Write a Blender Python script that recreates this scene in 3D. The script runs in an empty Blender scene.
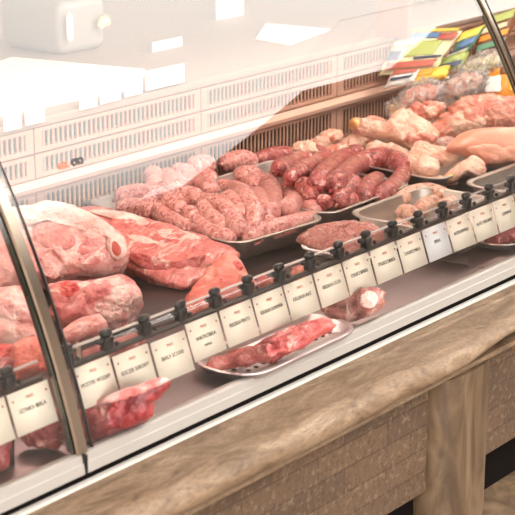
import bpy, bmesh, math, random
from mathutils import Vector, Matrix, noise
random.seed(7)
SC = bpy.context.scene
COL = SC.collection
V = Vector

# ------------------------------------------------------------------ camera
F, CX = 1750.0, 257.5
vpx, vpy = 1690 - CX, CX + 272
pitch = math.atan2(vpy, F)
Zc = V((0, math.cos(pitch), -math.sin(pitch)))
Xc = V((vpx, vpy, F)).normalized()
Xc = (Xc - Zc * Xc.dot(Zc)).normalized()
Yc = Xc.cross(Zc)
CAM = V((0, -1.593, 1.792))
def c2w(v): return V((Xc.dot(v), Yc.dot(v), Zc.dot(v)))
def ray(px, py): return c2w(V((px - CX, CX - py, F)))
def at(px, py, z):
    r = ray(px, py); return CAM + r * ((z - CAM.z) / r.z)
def aty(px, py, y):
    r = ray(px, py); return CAM + r * ((y - CAM.y) / r.y)
def on_plane(px, py, a, n):
    r = ray(px, py); return CAM + r * ((a - CAM).dot(n) / r.dot(n))
cam = bpy.data.cameras.new('camera'); co = bpy.data.objects.new('camera', cam); COL.objects.link(co)
r_, u_, b_ = c2w(V((1, 0, 0))), c2w(V((0, 1, 0))), -c2w(V((0, 0, 1)))
M = Matrix((r_, u_, b_)).transposed().to_4x4(); M.translation = CAM
co.matrix_world = M
cam.sensor_width = 36; cam.lens = F / 515 * 36; cam.clip_start = .05
cam.dof.use_dof = True; cam.dof.focus_distance = 3.15; cam.dof.aperture_fstop = 11
SC.camera = co
DZ = .84          # deck height

# ------------------------------------------------------------------ materials
def mat(name):
    m = bpy.data.materials.new(name); m.use_nodes = True
    nt = m.node_tree; return m, nt, nt.nodes['Principled BSDF']
def rgb(*c):       # sRGB 0-255 -> linear
    return tuple(((x/255/12.92) if x < 10.3 else ((x/255 + .055)/1.055)**2.4) for x in c) + (1,)
def plain(name, col, rough=.5, metal=0, spec=.5, alpha=None):
    m, nt, b = mat(name)
    b.inputs['Base Color'].default_value = rgb(*col); b.inputs['Roughness'].default_value = rough
    b.inputs['Metallic'].default_value = metal; b.inputs['Specular IOR Level'].default_value = spec
    return m
def N(nt, t, **kw):
    n = nt.nodes.new(t)
    for k, v in kw.items():
        if k in n.inputs: n.inputs[k].default_value = v
        else: setattr(n, k, v)
    return n
def coords(nt, scale=(1, 1, 1), rot=(0, 0, 0)):
    tc = N(nt, 'ShaderNodeTexCoord'); mp = N(nt, 'ShaderNodeMapping')
    oi = N(nt, 'ShaderNodeObjectInfo'); ml = N(nt, 'ShaderNodeMath', operation='MULTIPLY'); ml.inputs[1].default_value = 7.3
    nt.links.new(oi.outputs['Random'], ml.inputs[0]); nt.links.new(ml.outputs[0], mp.inputs['Location'])
    mp.inputs['Scale'].default_value = scale; mp.inputs['Rotation'].default_value = rot
    nt.links.new(tc.outputs['Object'], mp.inputs['Vector']); return mp.outputs['Vector']
def ramp(nt, src, stops, interp='LINEAR'):
    r = N(nt, 'ShaderNodeValToRGB'); cr = r.color_ramp; cr.interpolation = interp
    while len(cr.elements) < len(stops): cr.elements.new(.5)
    for e, (p, c) in zip(cr.elements, stops): e.position = p; e.color = c if len(c) == 4 else rgb(*c)
    nt.links.new(src, r.inputs[0]); return r.outputs['Color']
def mixc(nt, fac, a, b):
    m = N(nt, 'ShaderNodeMix', data_type='RGBA'); L = nt.links
    for sock, v in ((m.inputs[0], fac), (m.inputs[6], a), (m.inputs[7], b)):
        if hasattr(v, 'is_linked') or hasattr(v, 'links'): L.new(v, sock)
        else: sock.default_value = v
    return m.outputs[2]
def bump(nt, b, src, s, d=.01):
    n = N(nt, 'ShaderNodeBump', Strength=s, Distance=d); nt.links.new(src, n.inputs['Height']); nt.links.new(n.outputs[0], b.inputs['Normal'])
W1, B1 = (1, 1, 1, 1), (0, 0, 0, 1)
def meat(name, dark, base, light, fat, scale=14, fatlo=.56, fathi=.66, fatscale=20, stretch=(1, 1, 1), rot=(0, 0, 0), rough=.34, speck=False, bs=.5):
    m, nt, b = mat(name); L = nt.links
    v = coords(nt, stretch, rot)
    n1 = N(nt, 'ShaderNodeTexNoise', Scale=scale, Detail=7, Roughness=.62, Distortion=1.1); L.new(v, n1.inputs['Vector'])
    c = ramp(nt, n1.outputs[0], [(.3, dark), (.5, base), (.7, light)])
    n2 = N(nt, 'ShaderNodeTexNoise', Scale=fatscale, Detail=5, Roughness=.6, Distortion=.2 if speck else 1.6); L.new(v, n2.inputs['Vector'])
    f = ramp(nt, n2.outputs[0], [(fatlo, B1), (fathi, W1)])
    c = mixc(nt, f, c, rgb(*fat))
    if speck:
        vo = N(nt, 'ShaderNodeTexVoronoi', Scale=fatscale * 2.4); L.new(v, vo.inputs['Vector'])
        n3 = N(nt, 'ShaderNodeTexNoise', Scale=fatscale * 1.3, Detail=2); L.new(v, n3.inputs['Vector'])
        d = ramp(nt, n3.outputs[0], [(.36, W1), (.46, B1)])
        c = mixc(nt, d, c, rgb(*dark))
        w = ramp(nt, vo.outputs['Distance'], [(.12, W1), (.3, B1)])
        w2 = N(nt, 'ShaderNodeMath', operation='MULTIPLY'); w2.inputs[1].default_value = .6; L.new(w, w2.inputs[0])
        c = mixc(nt, w2.outputs[0], c, rgb(*fat))
    L.new(c, b.inputs['Base Color'])
    b.inputs['Roughness'].default_value = rough; b.inputs['Subsurface Weight'].default_value = .12
    b.inputs['Subsurface Radius'].default_value = (1, .35, .25); b.inputs['Subsurface Scale'].default_value = .008
    b.inputs['Coat Weight'].default_value = .45; b.inputs['Coat Roughness'].default_value = .16
    n4 = N(nt, 'ShaderNodeTexNoise', Scale=scale * 5, Detail=5, Roughness=.6); L.new(v, n4.inputs['Vector'])
    bump(nt, b, n4.outputs[0], min(1, bs * 1.4), .009)
    return m
MT = {}
MT['pork'] = meat('pork flesh', (178, 76, 76), (218, 128, 122), (230, 164, 154), (244, 212, 200), 22, .52, .68, 22)
MT['pork_pale'] = meat('pale pork', (210, 122, 116), (230, 166, 156), (238, 196, 184), (246, 220, 208), 18, .5, .7, 10)
MT['fat'] = meat('pork fat', (224, 158, 146), (236, 186, 174), (242, 206, 194), (248, 224, 212), 24, .5, .7, 18, rough=.4)
MT['lean'] = meat('lean muscle', (206, 116, 112), (222, 144, 136), (230, 164, 154), (240, 196, 184), 20, .62, .8, 30)
MT['loin'] = meat('pork loin', (184, 78, 74), (218, 116, 108), (230, 150, 140), (242, 202, 190), 20, .53, .66, 22, (1, 2.6, 1), (0, 0, .8))
MT['beef'] = meat('dark red meat', (96, 26, 30), (152, 46, 48), (196, 84, 80), (238, 186, 172), 18, .57, .66, 18, (1, 2, 1))
MT['red'] = meat('red flesh', (176, 40, 40), (214, 72, 66), (232, 118, 104), (248, 196, 180), 22, .6, .7, 22)
MT['salmon'] = meat('orange pink fillet', (206, 84, 72), (232, 122, 104), (240, 152, 132), (250, 196, 176), 13, .62, .78, 14)
MT['sausage'] = meat('fresh sausage', (178, 88, 84), (224, 150, 140), (236, 178, 166), (248, 214, 204), 70, .56, .66, 110, speck=True, rough=.36, bs=.45)
MT['darksaus'] = meat('dark sausage', (112, 34, 36), (178, 78, 74), (210, 118, 108), (244, 196, 184), 50, .55, .66, 72, speck=True, rough=.3, bs=.45)
MT['whitesaus'] = meat('white sausage', (170, 104, 84), (222, 170, 146), (236, 194, 170), (250, 222, 202), 50, .54, .64, 70, speck=True, rough=.38, bs=.4)
MT['mince'] = meat('minced meat', (214, 116, 104), (234, 150, 136), (242, 176, 162), (250, 212, 200), 90, .56, .64, 110, speck=True, bs=.9)
MT['skin'] = meat('chicken skin', (214, 142, 116), (240, 190, 164), (247, 212, 188), (252, 230, 210), 26, .55, .72, 18, rough=.32)
MT['breast'] = meat('chicken breast', (212, 134, 108), (226, 158, 132), (234, 174, 148), (242, 200, 176), 9, .62, .85, 10, rough=.3, bs=.2)
MT['carcass'] = meat('chicken carcass flesh', (190, 86, 72), (226, 144, 122), (238, 180, 156), (248, 214, 192), 34, .52, .66, 30)
MT['yellowfat'] = meat('yellow chicken fat', (226, 160, 90), (240, 190, 122), (246, 208, 150), (250, 224, 176), 20)
MT['brownmeat'] = meat('brownish pork', (112, 56, 50), (168, 98, 86), (198, 136, 122), (232, 194, 178), 26, .52, .66, 30)
MT['ragged'] = meat('ragged red pork', (150, 52, 50), (196, 88, 82), (218, 128, 118), (238, 188, 174), 34, .55, .68, 36)
MT['bone'] = plain('bone', (240, 206, 190), .4)
MT['marrow'] = plain('marrow', (190, 84, 72), .35)

def steel(name, col, rough=.28, sc=(2, 60, 2), amt=.12):
    m, nt, b = mat(name); L = nt.links
    v = coords(nt, sc); n = N(nt, 'ShaderNodeTexNoise', Scale=6, Detail=4); L.new(v, n.inputs['Vector'])
    c0 = rgb(*col); c1 = tuple(x * .82 for x in c0[:3]) + (1,)
    L.new(ramp(nt, n.outputs[0], [(.3, c1), (.7, c0)]), b.inputs['Base Color'])
    b.inputs['Metallic'].default_value = 1; 
    mr = N(nt, 'ShaderNodeMapRange'); mr.inputs[3].default_value = rough - amt * .5; mr.inputs[4].default_value = rough + amt; L.new(n.outputs[0], mr.inputs[0]); L.new(mr.outputs[0], b.inputs['Roughness'])
    return m
MT['steel'] = steel('tray steel', (206, 198, 190), .38)
MT['tray_white'] = steel('pale tray metal', (214, 196, 196), .34)
MT['deck'] = steel('brushed deck steel', (104, 86, 86), .3, (1.5, 30, 1), .14)
MT['chrome'] = plain('chrome post', (168, 152, 136), .22, 1)
MT['sill'] = plain('cream enamel sill', (156, 150, 143), .45)
MT['lip'] = plain('white lip', (200, 194, 186), .4)
MT['black'] = plain('black plastic', (22, 20, 20), .35)
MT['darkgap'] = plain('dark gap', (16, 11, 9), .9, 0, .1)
MT['darkrail'] = plain('dark rail', (58, 46, 40), .45)
MT['rod'] = plain('clear rod', (206, 190, 182), .2)
MT['slat'] = plain('back panel plastic', (176, 136, 116), .5)
MT['railmetal'] = plain('back rail', (196, 162, 146), .35, .6)
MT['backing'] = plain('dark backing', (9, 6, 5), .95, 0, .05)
MT['card'] = plain('cream card', (255, 241, 222), .6)
MT['whitecard'] = plain('white card', (244, 240, 240), .6)
MT['ink'] = plain('ink', (78, 66, 52), .7)
MT['redink'] = plain('faded red ink', (206, 120, 92), .7)
MT['dot'] = plain('red dot', (176, 84, 60), .7)
MT['foam'] = plain('white foam', (244, 232, 228), .5)
MT['white'] = plain('white board', (250, 248, 244), .5)
MT['paper'] = plain('white paper', (252, 250, 246), .7)
MT['grey'] = plain('grey machine', (150, 146, 140), .4)
MT['cream'] = plain('cream plastic', (244, 226, 180), .4)
MT['worktop'] = plain('beige worktop', (150, 130, 116), .5)
MT['wall'] = plain('pale wall', (226, 216, 206), .8)
MT['ceil'] = plain('grey ceiling', (120, 112, 106), .9)
MT['floor'] = plain('floor tile', (120, 106, 94), .6)
MT['base'] = plain('case base', (120, 110, 100), .6)
MT['gasket'] = plain('dark gasket', (44, 36, 32), .5)

def marble():
    m, nt, b = mat('brown veined stone'); L = nt.links
    v = coords(nt, (1, 3.2, 3.2), (0, 0, .25))
    n = N(nt, 'ShaderNodeTexNoise', Scale=6.5, Detail=8, Roughness=.6, Distortion=2.2); L.new(v, n.inputs['Vector'])
    c = ramp(nt, n.outputs[0], [(.27, (84, 64, 46)), (.42, (118, 95, 72)), (.56, (138, 114, 90)), (.75, (160, 138, 114))])
    w = N(nt, 'ShaderNodeTexNoise', Scale=3.0, Detail=5, Roughness=.5, Distortion=3.5); L.new(v, w.inputs['Vector'])
    f = ramp(nt, w.outputs[0], [(.49, B1), (.5, W1), (.51, B1)])
    ff = N(nt, 'ShaderNodeMath', operation='MULTIPLY'); ff.inputs[1].default_value = .45; L.new(f, ff.inputs[0])
    c = mixc(nt, ff.outputs[0], c, rgb(100, 72, 50))
    s = N(nt, 'ShaderNodeTexNoise', Scale=75, Detail=5, Roughness=.7); L.new(v, s.inputs['Vector'])
    s2 = ramp(nt, s.outputs[0], [(.36, W1), (.5, B1)])
    s3 = N(nt, 'ShaderNodeMath', operation='MULTIPLY'); s3.inputs[1].default_value = .5; L.new(s2, s3.inputs[0])
    c = mixc(nt, s3.outputs[0], c, rgb(84, 62, 44))
    L.new(c, b.inputs['Base Color']); b.inputs['Roughness'].default_value = .56
    bump(nt, b, s.outputs[0], .12, .004); return m
def pillar_mat():
    m, nt, b = mat('brown stone pillar'); L = nt.links
    v = coords(nt, (3, 3, .8))
    n = N(nt, 'ShaderNodeTexNoise', Scale=6, Detail=7, Roughness=.55, Distortion=1.8); L.new(v, n.inputs['Vector'])
    c = ramp(nt, n.outputs[0], [(.28, (66, 50, 36)), (.48, (98, 78, 58)), (.72, (126, 104, 80))])
    L.new(c, b.inputs['Base Color']); b.inputs['Roughness'].default_value = .5
    bump(nt, b, n.outputs[0], .1, .004); return m
def tiles():
    m, nt, b = mat('split stone tiles'); L = nt.links
    tc = N(nt, 'ShaderNodeTexCoord'); sp = N(nt, 'ShaderNodeSeparateXYZ'); cb = N(nt, 'ShaderNodeCombineXYZ')
    L.new(tc.outputs['Object'], sp.inputs[0]); L.new(sp.outputs[0], cb.inputs[0]); L.new(sp.outputs[2], cb.inputs[1])
    br = N(nt, 'ShaderNodeTexBrick', Scale=1.0); br.offset = .37
    br.inputs['Color1'].default_value = rgb(104, 80, 58); br.inputs['Color2'].default_value = rgb(86, 66, 48); br.inputs['Mortar'].default_value = rgb(62, 46, 34)
    br.inputs['Mortar Size'].default_value = .0009; br.inputs['Brick Width'].default_value = .19; br.inputs['Row Height'].default_value = .042
    L.new(cb.outputs[0], br.inputs['Vector'])
    n = N(nt, 'ShaderNodeTexNoise', Scale=120, Detail=6, Roughness=.7); L.new(tc.outputs['Object'], n.inputs['Vector'])
    d = ramp(nt, n.outputs[0], [(.34, W1), (.5, B1)])
    k = N(nt, 'ShaderNodeMath', operation='MULTIPLY'); k.inputs[1].default_value = .75; L.new(d, k.inputs[0])
    c = mixc(nt, k.outputs[0], br.outputs['Color'], rgb(66, 48, 36))
    n2 = N(nt, 'ShaderNodeTexNoise', Scale=95, Detail=4); L.new(tc.outputs['Object'], n2.inputs['Vector'])
    l2 = ramp(nt, n2.outputs[0], [(.55, B1), (.7, W1)])
    k2 = N(nt, 'ShaderNodeMath', operation='MULTIPLY'); k2.inputs[1].default_value = .3; L.new(l2, k2.inputs[0])
    c = mixc(nt, k2.outputs[0], c, rgb(160, 138, 112))
    L.new(c, b.inputs['Base Color']); b.inputs['Roughness'].default_value = .75
    hs = N(nt, 'ShaderNodeMath', operation='SUBTRACT'); L.new(n.outputs[0], hs.inputs[0]); L.new(br.outputs['Fac'], hs.inputs[1])
    bump(nt, b, hs.outputs[0], .7, .006); return m
MT['marble'] = marble(); MT['pillar'] = pillar_mat(); MT['tiles'] = tiles()

def glass_front(ior):
    m = bpy.data.materials.new('front glass face'); m.use_nodes = True; nt = m.node_tree; nt.nodes.clear(); L = nt.links
    o = N(nt, 'ShaderNodeOutputMaterial'); mx = N(nt, 'ShaderNodeMixShader'); t = N(nt, 'ShaderNodeBsdfTransparent'); g = N(nt, 'ShaderNodeBsdfGlossy', Roughness=0.0)
    fr = N(nt, 'ShaderNodeFresnel', IOR=ior); t.inputs[0].default_value = (.97, .975, .97, 1)
    L.new(fr.outputs[0], mx.inputs[0]); L.new(t.outputs[0], mx.inputs[1]); L.new(g.outputs[0], mx.inputs[2]); L.new(mx.outputs[0], o.inputs[0]); return m
def glass_clear(name, col, gloss=0.0):
    m = bpy.data.materials.new(name); m.use_nodes = True; nt = m.node_tree; nt.nodes.clear(); L = nt.links
    o = N(nt, 'ShaderNodeOutputMaterial'); t = N(nt, 'ShaderNodeBsdfTransparent'); t.inputs[0].default_value = col
    if gloss:
        mx = N(nt, 'ShaderNodeMixShader', Fac=gloss); g = N(nt, 'ShaderNodeBsdfGlossy', Roughness=.12)
        L.new(t.outputs[0], mx.inputs[1]); L.new(g.outputs[0], mx.inputs[2]); L.new(mx.outputs[0], o.inputs[0])
    else: L.new(t.outputs[0], o.inputs[0])
    return m
MT['glass'] = glass_front(1.9); MT['glassin'] = glass_clear('inner glass face', (.985, .99, .985, 1)); MT['glassedge'] = plain('glass edge', (70, 84, 74), .15)
MT['plastic'] = glass_clear('clear plastic', (.9, .88, .87, 1), .12)
def bagfilm():
    m = bpy.data.materials.new('crinkled plastic film'); m.use_nodes = True; nt = m.node_tree; nt.nodes.clear(); L = nt.links
    o = N(nt, 'ShaderNodeOutputMaterial'); t = N(nt, 'ShaderNodeBsdfTransparent'); g = N(nt, 'ShaderNodeBsdfPrincipled')
    g.inputs['Base Color'].default_value = rgb(214, 208, 204); g.inputs['Roughness'].default_value = .2
    v = coords(nt, (1, 4, 1)); n = N(nt, 'ShaderNodeTexNoise', Scale=30, Detail=4, Distortion=2); L.new(v, n.inputs['Vector'])
    f = ramp(nt, n.outputs[0], [(.4, (.12, .12, .12, 1)), (.7, (.75, .75, .75, 1))])
    mx = N(nt, 'ShaderNodeMixShader'); L.new(f, mx.inputs[0]); L.new(t.outputs[0], mx.inputs[1]); L.new(g.outputs[0], mx.inputs[2]); L.new(mx.outputs[0], o.inputs[0])
    bump(nt, g, n.outputs[0], .8, .01); return m
MT['film'] = bagfilm()
def emit(name, col, s):
    m = bpy.data.materials.new(name); m.use_nodes = True; nt = m.node_tree; nt.nodes.clear()
    o = N(nt, 'ShaderNodeOutputMaterial'); e = N(nt, 'ShaderNodeEmission', Color=rgb(*col), Strength=s); nt.links.new(e.outputs[0], o.inputs[0]); return m
PANEL_L, TUBE_L = 5.2, 34
MT['lum'] = emit('backlit ceiling diffuser', (255, 250, 244), PANEL_L)
MT['lum_mid'] = emit('dimmer ceiling diffuser', (255, 250, 244), PANEL_L * .6)
MT['lum_low'] = emit('dimmest ceiling diffuser', (255, 250, 244), PANEL_L * .28)
MT['lum_fill'] = emit('added fill diffuser', (255, 249, 243), 8)
MT['fill_window'] = emit('added fill window', (255, 251, 247), 7)
MT['tube'] = emit('case tube', (255, 240, 228), TUBE_L)

# ------------------------------------------------------------------ object helpers
def obj(name, bm, m, parent=None, smooth=True, ang=None):
    me = bpy.data.meshes.new(name)
    bmesh.ops.recalc_face_normals(bm, faces=bm.faces[:])
    if smooth:
        for f in bm.faces: f.smooth = True
        if ang:
            for e in bm.edges:
                if len(e.link_faces) == 2 and e.calc_face_angle(0) > ang: e.smooth = False
    bm.to_mesh(me); bm.free()
    ms = m if isinstance(m, (list, tuple)) else [m]
    for x in ms: me.materials.append(MT[x] if isinstance(x, str) else x)
    o = bpy.data.objects.new(name, me); COL.objects.link(o)
    if parent: o.parent = parent
    return o
def recenter(o, p):
    """move the object's origin to p without moving the mesh"""
    p = V(p); o.data.transform(Matrix.Translation(-p)); o.location = p; return o
def tag(o, label=None, cat=None, group=None, kind=None):
    if label: o['label'] = label
    if cat: o['category'] = cat
    if group: o['group'] = group
    if kind: o['kind'] = kind
    return o
def empty(name, label, cat, loc=(0, 0, 0), group=None):
    o = bpy.data.objects.new(name, None); COL.objects.link(o); o.location = loc
    tag(o, label, cat, group); return o
def under(o, parent):
    """parent o keeping its place in the world (parents are never rotated)"""
    o.parent = parent; o.location = o.location - parent.location; return o
def box(bm, x0, x1, y0, y1, z0, z1, bev=0, seg=2):
    r = bmesh.ops.create_cube(bm, size=1)
    vs = r['verts']
    for v in vs: v.co = V(((x0 + x1) / 2 + v.co.x * (x1 - x0), (y0 + y1) / 2 + v.co.y * (y1 - y0), (z0 + z1) / 2 + v.co.z * (z1 - z0)))
    if bev:
        es = list({e for v in vs for e in v.link_edges})
        bmesh.ops.bevel(bm, geom=es, offset=bev, segments=seg, affect='EDGES', profile=.5)
def boxo(name, m, x0, x1, y0, y1, z0, z1, bev=0, parent=None, ang=.6):
    bm = bmesh.new(); box(bm, x0, x1, y0, y1, z0, z1, bev); return obj(name, bm, m, parent, True, ang)
def prism(bm, prof, x0, x1, nx=1, fn=None):
    """closed (y,z) profile swept along x"""
    rings = []
    for i in range(nx + 1):
        x = x0 + (x1 - x0) * i / nx
        rings.append([bm.verts.new(fn(x, y, z) if fn else (x, y, z)) for y, z in prof])
    k = len(prof)
    for a, b in zip(rings, rings[1:]):
        for j in range(k): bm.faces.new((a[j], a[(j + 1) % k], b[(j + 1) % k], b[j]))
    bm.faces.new(rings[0][::-1]); bm.faces.new(rings[-1])
def crom(pts, n, closed=False):
    pts = [V(p) for p in pts]; out = []; m = len(pts)
    segs = m if closed else m - 1
    for i in range(n):
        t = i / n * segs if closed else i / (n - 1) * segs
        k = min(int(t), segs - 1); u = t - k
        if closed: p = [pts[(k + j - 1) % m] for j in range(4)]
        else: p = [pts[max(0, min(m - 1, k + j - 1))] for j in range(4)]
        out.append(.5 * ((2 * p[1]) + (-p[0] + p[2]) * u + (2 * p[0] - 5 * p[1] + 4 * p[2] - p[3]) * u * u + (-p[0] + 3 * p[1] - 3 * p[2] + p[3]) * u ** 3))
    return out
def tube(bm, pts, rad, seg=14, n=22, caps='round', amp=0, fr=60, seed=0):
    ps = crom(pts, n) if len(pts) > 2 else [V(pts[0]).lerp(V(pts[1]), i / (n - 1)) for i in range(n)]
    L = [0]
    for a, b in zip(ps, ps[1:]): L.append(L[-1] + (b - a).length)
    tot = L[-1]; T = (ps[1] - ps[0]).normalized()
    up = V((0, 0, 1)) if abs(T.z) < .9 else V((1, 0, 0))
    rings = []
    for i, p in enumerate(ps):
        T = (ps[min(i + 1, n - 1)] - ps[max(i - 1, 0)]).normalized()
        s = T.cross(up).normalized(); w = s.cross(T).normalized()
        r0 = rad(L[i] / tot) if callable(rad) else rad
        if caps == 'round':
            d = min(L[i], tot - L[i]); 
            if d < r0: r0 *= math.sqrt(max(0.02, 1 - (1 - d / r0) ** 2))
        ring = []
        for j in range(seg):
            a = 2 * math.pi * j / seg; dirn = s * math.cos(a) + w * math.sin(a); q = p + dirn * r0
            if amp: q += dirn * amp * noise.fractal(q * fr + V((seed, 0, 0)), 1, 2, 3)
            ring.append(bm.verts.new(q))
        rings.append(ring)
    for a, b in zip(rings, rings[1:]):
        for j in range(seg): bm.faces.new((a[j], a[(j + 1) % seg], b[(j + 1) % seg], b[j]))
    bm.faces.new(rings[0][::-1]); bm.faces.new(rings[-1])
CAMDIR = (CAM - V((2.5, .3, .87))).normalized()
def puff(bm, px, anchor, T, tilt=1.0, Tb=None, k=2.0, amp=.004, fr=28, seed=0, zmin=DZ + .002, n=96, rings=20, off=0, center=None, crease=1.0):
    """closed volume whose outline, seen against its own plane through anchor, is px"""
    Tb = T if Tb is None else Tb
    nn = (V((0, 0, 1)) * (1 - tilt) + CAMDIR * tilt).normalized()
    out = [on_plane(a.x, a.y, anchor, nn) for a in crom([(p[0], p[1], 0) for p in px], n, True)]
    c = sum(out, V()) / n if center is None else on_plane(center[0], center[1], anchor, nn)
    def disp(q):
        w = q * fr + V((seed * 3.1, seed, 0)); d = noise.fractal(w, .9, 2, 4)
        cr = max(0, 1 - 4.5 * abs(noise.noise(w * .8 + V((9, 4, seed)))))
        return d + crease * (.5 * noise.fractal(w * 3.1, .8, 2, 3) - .8 * cr)
    def mk(s, sign):
        h = (T if sign > 0 else -Tb) * (max(0, 1 - s ** k)) ** (.5 if k <= 2.5 else .6)
        ring = []
        for o in out:
            q = c.lerp(o, s) + nn * (h + off)
            d = (o - c).normalized() * (s ** 2) + nn * sign * (1 - s ** 3)
            q += d * amp * disp(q); q.z = max(q.z, zmin); ring.append(bm.verts.new(q))
        return ring
    S = [math.sin(math.pi / 2 * i / rings) for i in range(1, rings + 1)]
    fr_ = [mk(s, 1) for s in S]; bk = [mk(s, -1) for s in S[:-1]] + [fr_[-1]]
    for R, sg in ((fr_, 1), (bk, -1)):
        q = c + nn * ((T if sg > 0 else -Tb) + off); q += nn * sg * amp * disp(q); q.z = max(q.z, zmin); cv = bm.verts.new(q)
        for j in range(n): bm.faces.new((cv, R[0][j], R[0][(j + 1) % n]))
        for a, b in zip(R, R[1:]):
            for j in range(n): bm.faces.new((a[j], b[j], b[(j + 1) % n], a[(j + 1) % n]))
    return nn
def puffo(name, m, px, anchor, T, parent=None, label=None, cat=None, group=None, **kw):
    bm = bmesh.new(); puff(bm, px, V(anchor), T, **kw); o = obj(name, bm, m)
    if parent: under(o, parent)
    else:
        recenter(o, sum((V(b) for b in o.bound_box), V()) / 8)
    if label: tag(o, label, cat, group)
    return o
def ell(cx, cy, rx, ry, rot=0, n=12):
    r = math.radians(rot)
    return [(cx + rx * math.cos(a) * math.cos(r) - ry * math.sin(a) * math.sin(r), cy + rx * math.cos(a) * math.sin(r) + ry * math.sin(a) * math.cos(r)) for a in [2 * math.pi * i / n for i in range(n)]]
def part_of(o, bm, name, m, label=None, ang=None):
    """mesh built in world space, made a child of o"""
    c = obj(name, bm, m, None, True, ang); c.parent = o; c.data.transform(Matrix.Translation(-o.location))
    if label: c['label'] = label
    return c

# ------------------------------------------------------------------ room
def struct(name, m, x0, x1, y0, y1, z0, z1):
    o = boxo(name, m, x0, x1, y0, y1, z0, z1); o['kind'] = 'structure'; return o
RX0, RX1, RY0, RY1 = -2.0, 9.0, -4.5, 2.3
struct('floor', 'floor', RX0, RX1, RY0, RY1, -.05, 0)
struct('ceiling', 'ceil', RX0, RX1, RY0, RY1, 3.02, 3.07)
struct('wall_back', 'wall', RX0, RX1, RY1, RY1 + .1, 0, 3.02)
struct('wall_front', 'wall', RX0, RX1, RY0 - .1, RY0, 0, 3.02)
struct('wall_left', 'wall', RX0 - .1, RX0, RY0, RY1, 0, 3.02)
struct('wall_right', 'wall', RX1, RX1 + .1, RY0, RY1, 0, 3.02)
def ceiling_light(x0, x1, y0, y1, label, m='lum'):
    e = empty('ceiling_light', label, 'ceiling light', ((x0 + x1) / 2, (y0 + y1) / 2, 3.02), 'backlit ceiling panels over the shop')
    bm = bmesh.new(); box(bm, x0, x1, y0, y1, 2.985, 2.995); part_of(e, bm, 'diffuser', m)
    bm = bmesh.new(); box(bm, x0, x1, y0, y1, 2.996, 3.019); part_of(e, bm, 'housing', 'wall')
ceiling_light(2.6, 5.395, -2.28, -.3, 'large backlit ceiling panel nearest the counter')
for k in range(7):  # strips added in falling brightness to fade the lower edge of the glass reflection
    ceiling_light(2.6, 5.70, -2.28 - .1 * (k + 1), -2.28 - .1 * k - .002, ['first', 'second', 'third', 'fourth', 'fifth', 'sixth', 'seventh'][k] + ' of the added narrow ceiling strips that soften the haze edge on the glass', emit('added fade strip', (255, 250, 244), PANEL_L * (.86 - .115 * k)))
ceiling_light(5.405, 5.70, -2.278, -1.206, 'narrow backlit ceiling panel along the edge of the large one', emit('edge diffuser', (255, 250, 244), PANEL_L * .9))
ceiling_light(5.405, 7.4, -1.194, -.3, 'small backlit ceiling panel nearest the far end of the counter')
ceiling_light(6.353, 7.4, -1.5, -1.206, 'backlit ceiling panel farthest along the counter')
ceiling_light(5.703, 6.35, -1.9, -1.206, 'small square backlit ceiling panel beside the narrow one', emit('edge diffuser', (255, 250, 244), PANEL_L * .9))
ceiling_light(-1.2, 2.3, -2.9, -1.5, 'added ceiling panel behind the camera brightening the price cards', 'lum_fill')  # fill panel added for the cards, kept out of the glass reflection
ceiling_light(5.42, 5.70, -2.9, -1.22, 'narrow backlit ceiling panel along the edge of the large one')
ceiling_light(5.42, 6.12, -1.18, -.3, 'small backlit ceiling panel nearest the far end of the counter')
ceiling_light(5.74, 6.35, -1.9, -1.22, 'small square backlit ceiling panel beside the narrow one')

wi = struct('added_window', 'fill_window', -1.4, 3.9, RY0 + .005, RY0 + .02, .9, 2.6)  # unseen glowing window, added to throw frontal light on the price cards
for a, b, c, d in ((-1.46, -1.4, .84, 2.66), (3.9, 3.96, .84, 2.66), (1.22, 1.28, .9, 2.6), (-1.4, 3.9, .84, .9), (-1.4, 3.9, 2.6, 2.66)):
    struct('added_window_frame', 'wall', a, b, RY0 + .003, RY0 + .06, c, d)  # frame of the added window
# ------------------------------------------------------------------ counter front: stone ledge, pillar, tiled wall, base
CX0, CX1 = .3, 4.6
bm = bmesh.new(); box(bm, CX0, CX1, -.13, -.05, .548, .75)
tag(obj('wall_counter', bm, 'tiles', None, False), kind='structure')
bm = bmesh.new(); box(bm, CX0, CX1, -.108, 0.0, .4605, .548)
tag(obj('recess_shade', bm, 'darkgap', None, False), kind='structure')  # near-black block standing in for the shade under the tiled wall
bm = bmesh.new(); box(bm, CX0, CX1, -.62, .9, 0.001, .46, .012)
tag(obj('trim_2', bm, 'pillar', None, True, .6), kind='structure')
# ledge with bullnose
def nose(n=14):
    pts = [(-.055, .766), (-.055, .8075)]
    for i in range(n + 1):
        a = math.pi / 2 + math.pi * .5 * 1.72 * i / n
        pts.append((-.144 + .034 * math.cos(a), .7835 + .024 * math.sin(a)))
    pts.append((-.128, .760)); pts.append((-.10, .760)); return pts
def ledge_fn(x, y, z):
    d = noise.fractal(V((x * 3, y * 8, z * 8)), 1, 2, 3)
    k = max(0, min(1, (-.06 - y) / .08))
    lift = .016 * max(0, min(1, (x - 2.38) / .12)) * max(0, min(1, (.80 - z) / .03)) * k
    return (x, y - .004 * d * k, z + .003 * noise.noise(V((x * 6, y * 9, 2))) * k + lift)
led = empty('stone_ledge', 'brown veined stone ledge with rounded front edge below the white sill', 'ledge', (2, -.11, .75))
bm = bmesh.new(); prism(bm, nose(), CX0, CX1, 260, ledge_fn); part_of(led, bm, 'slab', 'marble', ang=.9)
bm = bmesh.new(); box(bm, CX0, CX1, -.157, -.05, .750, .760, .002); part_of(led, bm, 'support_plate', 'marble', 'flat stone strip under the rounded edge')
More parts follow.
